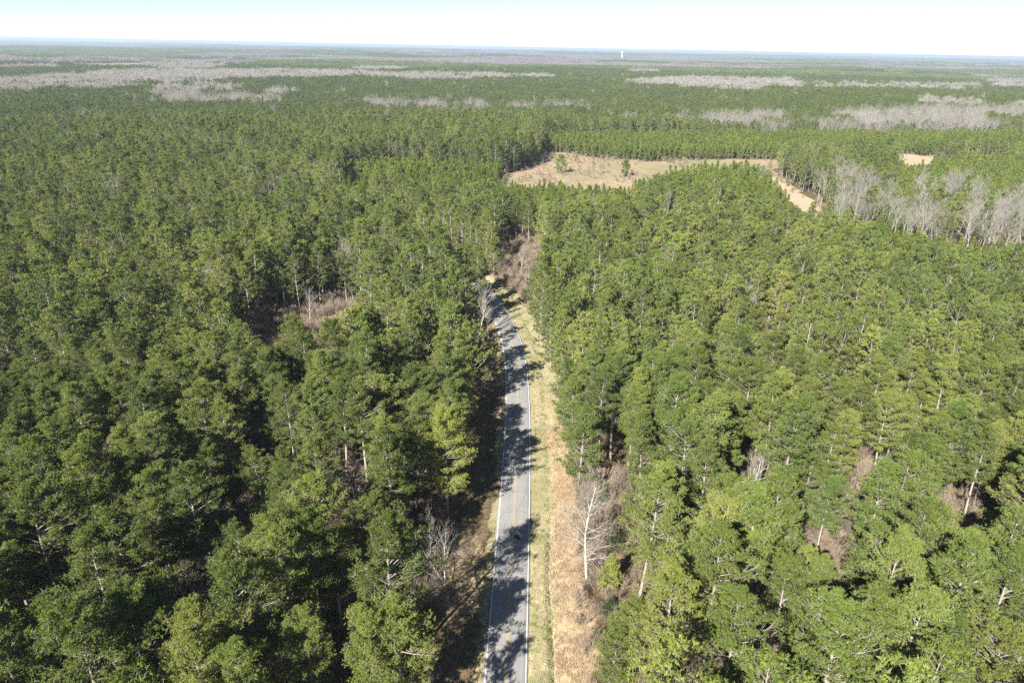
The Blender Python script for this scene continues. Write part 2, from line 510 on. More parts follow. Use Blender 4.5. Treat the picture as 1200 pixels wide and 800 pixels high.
class Geo:
    """Collects vertices, faces by material and a tint per vertex."""
    def __init__(self):
        self.V, self.T, self.F, self.n = [], [], [], 0

    def add(self, V, F, m=0, tint=.5):
        V = np.asarray(V, float)
        self.F.append((np.asarray(F) + self.n, m))
        self.V.append(V)
        self.T.append(np.broadcast_to(np.asarray(tint, float), (len(V),)))
        self.n += len(V)

    def tubes(self, P0, P1, R0, R1, sides=4, m=0, tint=.5):
        P0, P1 = np.atleast_2d(P0).astype(float), np.atleast_2d(P1).astype(float)
        k = len(P0)
        if k == 0:
            return
        d = P1 - P0
        d /= np.maximum(np.linalg.norm(d, axis=1), 1e-6)[:, None]
        a = np.where(np.abs(d[:, 2:3]) < .9, [[0, 0, 1.0]], [[1.0, 0, 0]])
        u = np.cross(d, a)
        u /= np.linalg.norm(u, axis=1)[:, None]
        v = np.cross(d, u)
        R0, R1 = np.broadcast_to(R0, (k,)), np.broadcast_to(R1, (k,))
        ang = np.arange(sides) * 2 * math.pi / sides
        ring = np.cos(ang)[None, :, None] * u[:, None] + np.sin(ang)[None, :, None] * v[:, None]
        V = np.concatenate([P0[:, None] + ring * R0[:, None, None], P1[:, None] + ring * R1[:, None, None]], 1).reshape(-1, 3)
        b = np.arange(k)[:, None] * 2 * sides
        i = np.arange(sides)
        j = (i + 1) % sides
        F = np.stack([b + i, b + j, b + sides + j, b + sides + i], -1).reshape(-1, 4)
        t = np.broadcast_to(tint, (k,))
        self.add(V, F, m, np.repeat(t, 2 * sides))

    def pipe(self, P, Rr, sides=6, m=0, tint=.5):
        """One continuous tapered tube along a polyline."""
        P = np.asarray(P, float)
        t = np.gradient(P, axis=0)
        t /= np.linalg.norm(t, axis=1)[:, None]
        a = np.array([1.0, 0, 0]) if abs(t[0, 2]) > .7 else np.array([0, 0, 1.0])
        u = np.cross(t, a)
        u /= np.linalg.norm(u, axis=1)[:, None]
        v = np.cross(t, u)
        ang = np.arange(sides) * 2 * math.pi / sides
        V = (P[:, None] + (np.cos(ang)[None, :, None] * u[:, None] + np.sin(ang)[None, :, None] * v[:, None]) * np.asarray(Rr)[:, None, None]).reshape(-1, 3)
        i = np.arange(sides)
        j = (i + 1) % sides
        F = np.concatenate([np.stack([k * sides + i, k * sides + j, (k + 1) * sides + j, (k + 1) * sides + i], -1) for k in range(len(P) - 1)])
        self.add(V, F, m, tint)

    def blades(self, C, D, L, W, m=0, tint=.5, rng=RNG):
        """One narrow triangle at every point C along D."""
        k = len(C)
        D = D / np.maximum(np.linalg.norm(D, axis=1), 1e-6)[:, None]
        s = np.cross(D, rng.normal(size=(k, 3)))
        s /= np.maximum(np.linalg.norm(s, axis=1), 1e-6)[:, None]
        L = np.broadcast_to(L, (k,))[:, None]
        W = np.broadcast_to(W, (k,))[:, None]
        V = np.stack([C - s * W * .5, C + s * W * .5, C + D * L + s * W * .15, ], 1).reshape(-1, 3)
        F = np.arange(3 * k).reshape(-1, 3)
        self.add(V, F, m, np.repeat(np.broadcast_to(tint, (k,)), 3))

    def box(self, c, s, m=0):
        c, s = np.array(c, float), np.array(s, float) / 2
        V = np.array([[x, y, z] for x in (-1, 1) for y in (-1, 1) for z in (-1, 1)]) * s + c
        self.add(V, [[0, 1, 3, 2], [4, 6, 7, 5], [0, 4, 5, 1], [2, 3, 7, 6], [0, 2, 6, 4], [1, 5, 7, 3]], m)

    def mesh(self, name, mats, smooth=False):
        # a mesh whose arrays keep their own size (triangles and quads mixed)
        return mesh(name, np.concatenate(self.V), [f for f, _ in self.F], mats, np.concatenate(self.T), [m for _, m in self.F], smooth)


def obj(name, data, parent=None, loc=None, col=COL, **props):
    o = bpy.data.objects.new(name, data)
    if col is not None:
        col.objects.link(o)
    if parent is not None:
        o.parent = parent
    if loc is not None:
        o.location = loc
    for k, v in props.items():
        o[k] = v
    return o


def unit(v):
    return v / np.maximum(np.linalg.norm(v, axis=-1, keepdims=True), 1e-9)


# ------------------------------------------------------------------ trees
def pine(rng, H, cb, rmax, nbranch, nclump, ntuft, nblade, bl, bw, young=False, sides=6, wood=None, leaf=None, clump_r=.55, dense_top=1.0):
    """A pine: tapered trunk with upswept limbs, and needle tufts gathered in clumps along the outer part of each limb.
    wood and leaf are the two Geo collectors (may be the same one)."""
    lean = rng.normal(size=2) * .25
    bend = rng.normal(size=2) * .35

    def axis(z):
        t = np.asarray(z) / H
        return np.stack([lean[0] * t * 2 + bend[0] * np.sin(t * 3), lean[1] * t * 2 + bend[1] * np.sin(t * 2.6), np.asarray(z, float)], -1)
    r0 = .0115 * H
    zs = np.linspace(-.3, H * .97, 8 if sides > 4 else 4)
    wood.pipe(axis(zs), np.maximum(r0 * (1 - np.clip(zs / H, 0, 1)) ** .75 + .015, .02), sides, 0, .55 + .3 * rng.random())
    t = np.sort(rng.random(nbranch)) ** .92
    t = (np.arange(nbranch) + rng.random(nbranch)) / nbranch
    z0 = H * (cb + (1 - cb) * t * .985)
    az = np.arange(nbranch) * 2.4 + rng.normal(size=nbranch) * .5
    lob = 1 + .22 * np.sin(az * 2 + rng.random() * 6) + .12 * np.sin(az * 3 + rng.random() * 6)
    if young:
        prof = (1 - t) ** .75 * .96 + .05
    else:
        prof = np.minimum(1, (t + .22) * 1.9) * (1 - t ** 1.7) ** .62 + .06
    L = rmax * prof * lob * (.72 + .45 * rng.random(nbranch))
    el = np.radians((2 if not young else 15) + 52 * t + rng.normal(size=nbranch) * 9)
    dirh = np.stack([np.cos(az), np.sin(az), np.zeros(nbranch)], -1)
    B0 = axis(z0)
    up = np.array([0, 0, 1.0])

    def along(i, u):
        """Point on branch i at fraction u: leaves at its angle, then bends up."""
        e = el[i]
        return B0[i] + dirh[i] * (L[i] * u * np.cos(e))[..., None] + up * (L[i] * (u * np.sin(e) + .16 * u * u))[..., None]
    idx = np.arange(nbranch)
    br = np.clip(.012 * L + .010, .012, .075)
    q = [along(idx, np.full(nbranch, u)) for u in (0, .35, .7, .98)]
    for k in range(3):
        wood.tubes(q[k], q[k + 1], br * (1 - .3 * k), br * (1 - .3 * (k + 1)) * .95 + .004, 3, 0, .8)
    # dead stubs under the crown
    if not young and sides > 4:
        m = 7
        zz = H * (cb - .02 - .25 * rng.random(m))
        aa = rng.random(m) * 6.28
        b = axis(zz)
        e = b + np.stack([np.cos(aa), np.sin(aa), .05 + .3 * rng.random(m)], -1) * (1.0 + 1.6 * rng.random(m))[:, None]
        wood.tubes(b, e, .035, .01, 3, 0, 1.0)
    # clumps
    n = nbranch * nclump
    bi = np.repeat(idx, nclump)
    u = .34 + .68 * rng.random(n) ** .75
    u[::nclump] = 1.0
    base = along(bi, u)
    side = np.cross(dirh[bi], up)
    off = (rng.random(n) * 2 - 1) * L[bi] * .38 * (1.15 - u * .6)
    C = base + side * off[:, None] + up * (.10 * np.abs(off) + rng.random(n) * .28)[:, None]
    cr = .86 * clump_r * (.65 + .6 * rng.random(n)) * np.clip(L[bi] / rmax + .45, .6, 1.15)
    if sides > 4:
        far = np.abs(off) > .3
        wood.tubes(along(bi[far], np.maximum(u[far] - .22, .1)), C[far], .024, .012, 3, 0, .8)
        rep = np.repeat(np.arange(n), 3)
        tw = unit(rng.normal(size=(len(rep), 3)) + [0, 0, .5])
        wood.blades(C[rep] + tw * .1, tw, cr[rep] * 1.1, .042, 0, 1.0, rng)
    ct = np.clip(.5 + .23 * rng.normal(size=n), 0, 1)
    # tufts on each clump: an upper-heavy shell
    m = n * ntuft
    ci = np.repeat(np.arange(n), ntuft)
    d = unit(rng.normal(size=(m, 3)) + [0, 0, .45])
    T = C[ci] + d * (cr[ci] * (.35 + .65 * rng.random(m) ** .5))[:, None] * [1.1, 1.1, .72]
    td = unit(d + up * .35)
    k = m * nblade
    ti = np.repeat(np.arange(m), nblade)
    D = unit(td[ti] + rng.normal(size=(k, 3)) * .75)
    ln = bl * (.7 + .6 * rng.random(k))
    leaf.blades(T[ti] - D * (ln * .25)[:, None], D, ln, bw * (.7 + .6 * rng.random(k)), 0 if leaf is not wood else 1,
                np.clip(ct[ci][ti] + .12 * rng.normal(size=k), 0, 1), rng)


def bare(rng, H, spread, geo, levels=3, twig=1.0, stems=1, fork=.28, tipw=.022, nk=(9, 6, 5), sides=5, m=0, limb=.62, thin=.55):
    """A leafless hardwood: a leaning tapered trunk that keeps forking into finer and finer upswept twigs."""
    seg = [[], [], [], [], []]

    def put(a, b, ra, rb, t):
        for l, v in zip(seg, (a, b, ra, rb, t)):
            l.append(v)

    def grow(p, d, L, r, lev):
        k = 4 if lev == 0 else 3
        pts = [p]
        dd = d
        for i in range(k):
            dd = unit(dd + rng.normal(size=3) * (.07 if lev == 0 else .16) + np.array([0, 0, .05 + .05 * lev]))
            q = pts[-1] + dd * L / k
            ra = r * (1 - .8 * i / k)
            rb = r * (1 - .8 * (i + 1) / k)
            put(pts[-1], q, ra, rb, .9 - .17 * lev)
            pts.append(q)
        if lev >= levels:
            return
        n = nk[lev]
        for j in range(n):
            u = fork + (1 - fork) * (j + rng.random()) / n
            f = u * k
            i = min(int(f), k - 1)
            s = pts[i] + (pts[i + 1] - pts[i]) * (f - i)
            ax = unit(pts[i + 1] - pts[i])
            az = rng.random() * 6.283 + j * 2.4
            a = unit(np.cross(ax, [math.cos(az), math.sin(az), .1]))
            sp = spread * (.75 + .5 * rng.random())
            nd = unit(ax * math.cos(sp) + a * math.sin(sp) + np.array([0, 0, .12]))
            ll = L * (limb if lev == 0 else .55) * (1.12 - .62 * u) * (.75 + .5 * rng.random())
            grow(s, nd, ll, max(r * (1 - .75 * u) * (thin if lev == 0 else .55), tipw), lev + 1)
    for s in range(stems):
        d0 = unit(np.array([rng.normal() * (.08 if stems == 1 else .35), rng.normal() * (.08 if stems == 1 else .35), 1.0]))
        grow(np.array([rng.normal() * .15 * (stems > 1), rng.normal() * .15 * (stems > 1), -.2]), d0, H * .93, H * .0115 if stems == 1 else H * .009, 0)
    A, B, ra, rb, t = (np.array(v) for v in seg)
    big = ra > tipw * 1.01
    geo.tubes(A[big], B[big], ra[big], rb[big], sides, m, t[big])
    geo.tubes(A[~big], B[~big], ra[~big] * twig, np.maximum(rb[~big], tipw * .5) * twig, 3, m, t[~big])


PROTO = {}


NEAR = 9
for i in range(NEAR):
    rng = np.random.default_rng(100 + i)
    w_, l_ = Geo(), Geo()
    H = 19 + 7 * rng.random()
    pine(rng, H=H, cb=.24 + .26 * rng.random(), rmax=3.9 + 1.8 * rng.random(), nbranch=66, nclump=9, ntuft=10, nblade=9, bl=.32, bw=.078, wood=w_, leaf=l_, clump_r=.6)
    PROTO['pine', i] = (w_.mesh('trunk', [M['bark']], True), l_.mesh('crown', [M['needles']]), H)
for i in range(3):
    rng = np.random.default_rng(140 + i)
    w_, l_ = Geo(), Geo()
    pine(rng, H=20.0, cb=.10, rmax=4.8, nbranch=84, nclump=8, ntuft=10, nblade=9, bl=.32, bw=.078, wood=w_, leaf=l_, clump_r=.6)
    PROTO['edge', i] = (w_.mesh('trunk', [M['bark']], True), l_.mesh('crown', [M['needles']]), 20.0)
rng = np.random.default_rng(331)
w_, l_ = Geo(), Geo()
pine(rng, H=25.5, cb=.34, rmax=6.6, nbranch=78, nclump=10, ntuft=9, nblade=8, bl=.36, bw=.085, wood=w_, leaf=l_, clump_r=.62)
PROTO['bright'] = (w_.mesh('trunk', [M['bark']], True), l_.mesh('crown', [M['needles_bright']]), 25.5)
rng = np.random.default_rng(335)
w_, l_ = Geo(), Geo()
pine(rng, H=8, cb=.06, rmax=2.2, nbranch=46, nclump=6, ntuft=8, nblade=5, bl=.34, bw=.12, young=True, wood=w_, leaf=l_, clump_r=.42)
PROTO['bright_small'] = (w_.mesh('trunk', [M['bark']], True), l_.mesh('crown', [M['needles_bright']]), 8.0)
rng = np.random.default_rng(337)
w_, l_ = Geo(), Geo()
pine(rng, H=11.5, cb=.12, rmax=4.6, nbranch=60, nclump=7, ntuft=7, nblade=5, bl=.42, bw=.16, wood=w_, leaf=l_, clump_r=.62)
PROTO['round'] = (w_.mesh('trunk', [M['bark']], True), l_.mesh('crown', [M['needles']]), 11.5)
for i in range(5):
    rng = np.random.default_rng(340 + i)
    w_, l_ = Geo(), Geo()
    pine(rng, H=10.5 + 1.5 * rng.random(), cb=.10, rmax=2.5, nbranch=40, nclump=6, ntuft=5, nblade=3, bl=.42, bw=.19, young=True, wood=w_, leaf=l_, clump_r=.5)
    PROTO['young', i] = (w_.mesh('trunk', [M['bark']], True), l_.mesh('crown', [M['needles_young']]), 11.0)

MIDS, LOWS, YOUNGS = 9, 5, 5
PC = {k: bpy.data.collections.new(k) for k in ('mid_pines', 'low_pines', 'young_pines', 'low_young', 'hardwoods', 'low_hardwoods', 'far_patches', 'brush', 'grass_tufts', 'understory')}


def put_proto(col, i, me):
    o = bpy.data.objects.new('%s_%02d' % (col, i), me)
    PC[col].objects.link(o)


for i in range(MIDS):
    rng = np.random.default_rng(200 + i)
    g_ = Geo()
    pine(rng, H=19 + 6 * rng.random(), cb=.18 + .2 * rng.random() if i < 7 else .10, rmax=4.3 + 1.0 * rng.random(), nbranch=52 if i < 7 else 60, nclump=5, ntuft=5, nblade=4, bl=.52, bw=.24, wood=g_, leaf=g_, clump_r=.68, sides=5)
    put_proto('mid_pines', i, g_.mesh('mid_pine', [M['bark'], M['needles']]))
for i in range(LOWS):
    rng = np.random.default_rng(240 + i)
    g_ = Geo()
    pine(rng, H=18 + 5 * rng.random(), cb=.38 + .12 * rng.random(), rmax=4.3 + .8 * rng.random(), nbranch=20, nclump=4, ntuft=3, nblade=3, bl=.9, bw=.5, wood=g_, leaf=g_, clump_r=.9, sides=3)
    put_proto('low_pines', i, g_.mesh('low_pine', [M['bark'], M['needles_far']]))
for i in range(YOUNGS):
    rng = np.random.default_rng(260 + i)
    g_ = Geo()
    pine(rng, H=9.5 + 2.5 * rng.random(), cb=.10, rmax=2.4, nbranch=30, nclump=4, ntuft=4, nblade=3, bl=.5, bw=.27, young=True, wood=g_, leaf=g_, clump_r=.55, sides=4)
    put_proto('young_pines', i, g_.mesh('young_pine', [M['bark'], M['needles_young']]))
    g_ = Geo()
    pine(rng, H=9.5 + 2.5 * rng.random(), cb=.10, rmax=2.5, nbranch=14, nclump=3, ntuft=3, nblade=3, bl=.85, bw=.5, young=True, wood=g_, leaf=g_, clump_r=.7, sides=3)
    put_proto('low_young', i, g_.mesh('low_young_pine', [M['bark'], M['needles_young']]))
for i in range(6):
    rng = np.random.default_rng(300 + i)
    g_ = Geo()
    bare(rng, 17 + 4 * rng.random(), .72, g_, 3, nk=(13, 6, 5), tipw=.026, sides=4, fork=.38)
    me = g_.mesh('bare_tree', [M['twig']])
    put_proto('hardwoods', i, me)
    PROTO['bare_mid', i] = me
    g_ = Geo()
    bare(rng, 15 + 3 * rng.random(), .62, g_, 2, nk=(13, 8), tipw=.07, sides=3, fork=.3)
    V = g_.V
    # twig haze of the low version: slim slivers at the twig ends
    P = np.concatenate(V)
    hi = P[P[:, 2] > 7]
    pick = hi[rng.integers(0, len(hi), 260)]
    g_.blades(pick + rng.normal(size=(260, 3)) * .5, unit(rng.normal(size=(260, 3)) + [0, 0, 1.2]), 1.6, .16, 0, .5, rng)
    put_proto('low_hardwoods', i, g_.mesh('low_bare_tree', [M['twig']]))
# bare trees close by, trunk and limbs apart from the twigs
for key, seed, H, spread, nk, fork, limb, thin in (('bare_white', 351, 21, .95, (34, 8, 5), .2, .34, .34), ('bare_forked', 352, 15, .8, (11, 8, 6), .10, .72, .7), ('bare_slim', 353, 16, .55, (20, 6, 5), .3, .4, .5), ('bare_broad', 354, 18, .75, (15, 8, 5), .25, .6, .55)):
    rng = np.random.default_rng(seed)
    g_ = Geo()
    bare(rng, H, spread, g_, 3, nk=nk, tipw=.02, sides=6, fork=fork, limb=limb, thin=thin)
    big, fine = Geo(), Geo()
    (V0, T0, F0), (V1, T1, F1) = [(g_.V[k], g_.T[k], g_.F[k][0] - sum(len(v) for v in g_.V[:k])) for k in (0, 1)]
    big.add(V0, F0, 0, T0)
    fine.add(V1, F1, 0, T1)
    PROTO[key] = (big.mesh('trunk', [M['grey_bark']]), fine.mesh('crown', [M['twig']]), H)

# far woodland by the patch: every tree still stands as its own crown
for i in range(6):
    rng = np.random.default_rng(400 + i)
    g_ = Geo()
    hardp = i >= 3
    S = 90
    n = 130
    cx, cy = rng.uniform(-S / 2, S / 2, n), rng.uniform(-S / 2, S / 2, n)
    hh = rng.uniform(12, 18, n)
    k = 34
    ii = np.repeat(np.arange(n), k)
    d = unit(rng.normal(size=(n * k, 3)))
    C = np.stack([cx[ii], cy[ii], hh[ii] - 4.5], -1) + d * np.array([3.6, 3.6, 4.6]) * (.6 + .4 * rng.random((n * k, 1)))
    g_.blades(C, unit(rng.normal(size=(n * k, 3)) + d * .4), 2.6, 2.0 if not hardp else 1.3, 0, np.clip(rng.random(n)[ii] * .7 + .3 * rng.random(n * k), 0, 1), rng)
    put_proto('far_patches', i, g_.mesh('far_patch', [M['far_twig'] if hardp else M['needles_far']]))

for i in range(5):
    rng = np.random.default_rng(500 + i)
    g_ = Geo()
    bare(rng, 3.2 + 1.2 * rng.random(), .5, g_, 2, nk=(8, 5), tipw=.02, sides=3, stems=9, fork=.15)
    put_proto('brush', i, g_.mesh('brush', [M['brown_twig']]))
    PROTO['brush', i] = bpy.data.objects['brush_%02d' % i].data
    g_ = Geo()
    n = 1500
    d = unit(rng.normal(size=(n, 3)) + [0, 0, .3])
    C = np.array([0, 0, 1.5]) + d * [1.4, 1.4, 1.7] * (.5 + .5 * rng.random((n, 1))) * (.7 + .4 * np.sin(d[:, :1] * 4 + i))
    g_.blades(C, unit(d + rng.normal(size=(n, 3)) * .7), .3, .15, 0, rng.random(n), rng)
    g_.tubes([[0, 0, -.2]], [[.1, 0, 2.4]], .07, .02, 4, 0, .3)
    put_proto('understory', i, g_.mesh('understory', [M['holly']]))
    PROTO['holly', i] = bpy.data.objects['understory_%02d' % i].data
for i in range(9):
    rng = np.random.default_rng(520 + i)
    g_ = Geo()
    kind = i // 3                                 # 0 tan grass, 1 green grass, 2 broomsedge
    n = (150, 150, 190)[kind]
    C = np.stack([rng.uniform(-.5, .5, n), rng.uniform(-.5, .5, n), np.full(n, -.04)], -1)
    g_.blades(C, unit(rng.normal(size=(n, 3)) * .45 + [.25, .1, 1]), np.array((.17, .20, .55))[kind] * (.4 + .9 * rng.random(n) ** 1.5), (.06, .06, .05)[kind], 0, rng.random(n), rng)
    put_proto('grass_tufts', i, g_.mesh('grass_tuft', [M[('grass', 'green_grass', 'sedge')[kind]]]))

# ------------------------------------------------------------------ the ground, one sheet out to the horizon
def grow_axis(start, step, end, k):
    out = [start]
    while abs(out[-1]) < abs(end):
        out.append(out[-1] + step)
        step *= k
    return out[1:]


gx = np.concatenate([grow_axis(-30, -1.2, -120, 1.04)[::-1], np.arange(-30, 35.1, .5), grow_axis(35, 1.2, 340, 1.02)])
gx = np.concatenate([grow_axis(gx[0], -5, -30000, 1.09)[::-1], gx, grow_axis(gx[-1], 7, 30000, 1.10)])
gy = np.concatenate([np.arange(55, 320.1, 1.1), grow_axis(320, 1.8, 900, 1.012)])
gy = np.concatenate([grow_axis(55, -3, -2500, 1.2)[::-1], gy, grow_axis(gy[-1], 9, 30000, 1.06)])
X, Y = np.meshgrid(gx, gy)
S_ = road_offset(X, Y)
xf, yf = X.ravel(), Y.ravel()
Z = ground_z(X, Y, S_)
nx, ny = len(gx), len(gy)
i0 = (np.arange(ny - 1)[:, None] * nx + np.arange(nx - 1)).ravel()
gm = mesh('ground', np.stack([xf, yf, Z.ravel()], -1), [np.stack([i0, i0 + 1, i0 + nx + 1, i0 + nx], -1)], [M['ground']], smooth=True)
wob = 1.9 * (vnoise(xf, yf, 9, 7) - .5) + 1.5 * (vnoise(xf, yf, 3, 8) - .5)
grass = (sst(S_ + wob * .3, 3.2, 3.6) * (1 - sst(S_ + wob, 8.2, 9.4))) + .75 * (sst(-S_, 3.2, 3.6) * (1 - sst(-S_ + wob * 1.8, 4.2, 6.0)))
widen = 2.5 * sst(yf, 150, 60)
sedge = sst(S_ + wob, 7.7, 8.7) * (1 - sst(S_ + wob * 2.2, 11.5 + widen, 15.5 + widen)) * (1 - sst(yf + wob * 8, 145, 165))
grass = np.maximum(grass, sst(S_, 3.2, 3.6) * (1 - sst(S_ + wob * 2, 9.5, 12.5)) * sst(yf, 140, 160))


def far_field(x, y):
    """Pale fields opening in the far woods."""
    return (np.hypot(x, y) > 3400) & (.7 * vnoise(x / 2.6, y, 620, 57) + .3 * vnoise(x / 2, y, 250, 58) > .70)


openz = np.maximum(zone('open', X, Y), far_field(X, Y)).ravel().astype(float)
sandz = inside(MAP['open'][3], X, Y).ravel() | inside(MAP['open'][1], X, Y).ravel() | inside(MAP['open'][4], X, Y).ravel()
hard = np.where(sandz, 1.0, 0.0)
brushz = zone('brush', X, Y).ravel() * .45
far = sst(np.hypot(xf, yf), 3000, 7000) * (1 - .85 * openz)
ca = gm.attributes.new('zone', 'FLOAT_COLOR', 'POINT')
ca.data.foreach_set('color', np.stack([grass, np.maximum(sedge, brushz), openz, np.ones(len(xf))], -1).astype(np.float32).ravel())
for nme, v in (('far', far), ('hard', hard)):
    a_ = gm.attributes.new(nme, 'FLOAT', 'POINT')
    a_.data.foreach_set('value', v.astype(np.float32))
obj('ground', gm, kind='structure')


# ------------------------------------------------------------------ road and its painted lines
def strip(name, offs, z, m, wig=0.0, lo=-300, hi=700, step=1, uv=False, gap=None):
    keep = (CL[:, 1] > lo) & (CL[:, 1] < hi)
    P, Nn = CL[keep], CLN[keep]
    n = len(P)
    L = np.arange(n) * 2.0
    V = []
    for k, o in enumerate(offs):
        oo = o + wig * (vnoise(L, L * 0 + k * 3, 1.7 + 3 * (k % 2), 9 + k) - .5) + wig * .6 * (vnoise(L, L * 0 + 5, 11, 19) - .5)
        V.append(np.concatenate([P + Nn * oo[:, None], (z[k] + terrain(P[:, 0], P[:, 1]))[:, None]], 1))
    V = np.stack(V, 1).reshape(-1, 3)
    c = len(offs)
    i = (np.arange(n - 1)[:, None] * c + np.arange(c - 1)).ravel()
    F = np.stack([i, i + 1, i + c + 1, i + c], -1)
    me = mesh(name, V, [F], [m])
    if uv:
        u = me.uv_layers.new(name='UVMap')
        li = F.ravel()
        uvs = np.stack([np.tile(np.array(offs), n)[li], np.repeat(L, c)[li]], -1)
        u.data.foreach_set('uv', uvs.astype(np.float32).ravel())
    return me


obj('road', strip('road', [-3.62, -3.48, -2.4, -1.2, 0, 1.2, 2.4, 3.48, 3.62], [-.25, .035, .05, .062, .07, .062, .05, .035, -.25], M['asphalt'], .12, uv=True), kind='structure')
for nm, oo, mm in (('edge_line', -3.17, 'white_paint'), ('edge_line', 3.17, 'white_paint'), ('centre_line', -.13, 'yellow_paint'), ('centre_line', .13, 'yellow_paint')):
    hw = .065 if mm == 'white_paint' else .055
    h = lambda o: float(np.interp(abs(o), [0, 1.2, 2.4, 3.48], [.07, .062, .05, .035])) + .006
    obj(nm, strip(nm, [oo - hw, oo + hw], [h(oo - hw), h(oo + hw)], M[mm], 0.0), kind='structure')


# ------------------------------------------------------------------ where trees can stand
def lattice(sp, x0, x1, y0, y1, jit=.36, rng=RNG):
    ys = np.arange(y0, y1, sp * .866)
    xs = np.arange(x0, x1, sp)
    GX, GY = np.meshgrid(xs, ys)
    GX = GX + (np.arange(len(ys)) % 2)[:, None] * sp / 2
    GX = GX + rng.uniform(-jit, jit, GX.shape) * sp
    GY = GY + rng.uniform(-jit, jit, GX.shape) * sp
    return GX.ravel(), GY.ravel()


def in_wedge(x, y, ymin, margin):
    return (y > ymin) & (np.abs(x) < y * .80 + margin)


def clear_of_road(x, y, left=10.9, right=13.6):
    s = road_offset(x, y)
    wob = 3.0 * (vnoise(x, y, 12, 31) - .45)
    rr = right - 3.2 * sst(y, 120, 170) + wob
    return (s < -left + wob * .7) | (s > rr)


HERO = [  # kind, x, y, height, turn, label
    ('bright', -12.5, 114.2, 25.5, .4, 'big yellow-green pine with its lower trunk bare, leaning over the shaded roadside'),
    ('bright_small', 18.0, 95.5, 8.5, 1.2, 'small bright green conical pine at the foot of the bare white roadside tree'),
    ('pine4', 95.4, 117.5, 22.0, .2, 'pine with a long pale bare trunk standing in front of its slimmer twin'),
    ('pine1', 99.8, 121.5, 21.0, 2.2, 'slimmer twin standing just behind the pine with the long pale trunk'),
    ('pine7', 83.6, 132.5, 22.0, 4.0, 'stout pale-trunked pine at the edge of the brown brush hollow'),
    ('pine2', 87.3, 135.5, 20.0, 1.0, 'thin bare-stemmed pine beside the stout pale-trunked pine by the brush hollow'),
    ('pine5', 57.4, 101.2, 21.0, 3.0, 'open-crowned pine with a pale trunk rising from the brown thicket'),
    ('pine0', 40.9, 79.2, 22.5, 5.0, 'silvery open-crowned pine with bare limbs showing through, over a straight pale trunk'),
    ('pine3', 71.6, 187.5, 20.0, .5, 'pine with tall bare trunk at the small gap among the dense pines'),
    ('pine6', 74.8, 189.5, 20.0, 2.5, 'second tall bare trunk from the road at the small gap in the dense pines'),
    ('pine8', 78.5, 186.5, 20.0, 4.1, 'third tall bare trunk from the road at the small gap in the dense pines'),
    ('pine2', -18.1, 248.1, 22.0, 2.8, 'dark pine overhanging the road just before it bends out of sight'),
    ('round', 35.1, 545.0, 13.5, 1.0, 'round dark pine standing alone in the tan field'),
    ('round', 84.0, 533.0, 12.0, 2.0, 'ragged dark pine on the near edge of the tan field'),
    ('bright_small', 52.0, 601.0, 6.5, 1.0, 'small bright green pine at the far side of the tan field'),
    ('bright_small', 66.0, 590.0, 5.0, 3.0, 'lowest of the bright green saplings at the far side of the tan field'),
    ('bright_small', 163.0, 600.0, 6.5, 4.0, 'young green pine alone on the grassy strip beyond the field'),
]
BARE_HERO = [
    ('bare_white', 14.6, 98.4, 23.5, .3, 'tall pale bare tree standing alone on the broomsedge verge'),
    ('bare_forked', -11.2, 95.0, 12.5, 1.3, 'low forked bare tree with white crooked limbs on the shaded roadside'),
    ('bare_slim', -14.5, 99.5, 12.0, 3.3, 'smaller grey bare tree half hidden behind the crooked white one'),
    ('bare_slim', -11.1, 214.3, 17.0, 2.0, 'pale bare tree on the inner edge of the road bend'),
    ('bare_slim', -7.9, 211.0, 12.0, 4.0, 'shorter bare tree leaning over the white line at the road bend'),
    ('bare_broad', -128.2, 461.0, 17.0, 0, 'lone pale bare tree above the dark pines beyond the brush clearing'),
    ('bare_broad', 33.6, 441.1, 15.0, 2, 'wide pale bare tree in front of the tan field'),
    ('bare_slim', 28.0, 444.0, 12.0, 4.4, 'small bare tree beside the wide pale one in front of the field'),
    ('bare_white', 90.5, 186.0, 17.0, 2.4, 'slim grey bare tree beside the gap with tall pine trunks'),
    ('bare_slim', 49.0, 118.0, 17.0, .8, 'grey bare tree tangled among pines above the brown thicket'),
    ('bare_forked', -30.0, 112.0, 13.0, 4.8, 'grey crooked bare tree in the hollow behind the yellow-green pine'),
    ('bare_slim', -52.0, 205.0, 13.0, 5.0, 'pale bare sapling at the roadward end of the brush clearing'),
    ('bare_slim', -70.0, 219.0, 14.0, 1.0, 'bare tree in the middle of the brown brush clearing'),
    ('bare_broad', 6.0, 262.0, 11.0, 1.5, 'brownish bare thicket tree just beyond the road bend'),
    ('bare_slim', 3.0, 283.0, 12.0, 2.5, 'slender bare tree behind the thicket beyond the road bend'),
    ('bare_broad', 8.5, 246.0, 9.0, 3.9, 'lowest of the bare thicket trees beyond the road bend'),
    ('bare_broad', -16.0, 521.0, 9.0, .6, 'grey-brown bare bush-like tree at the near corner of the tan field'),
    ('bare_broad', 67.0, 545.0, 8.0, 2.6, 'low pale bare tree in the middle of the tan field'),
]
HX = np.array([(a[1], a[2]) for a in HERO + BARE_HERO])


def clear_of_heroes(x, y, d=3.6):
    return np.min(np.hypot(x[:, None] - HX[None, :, 0], y[:, None] - HX[None, :, 1]), axis=1) > d


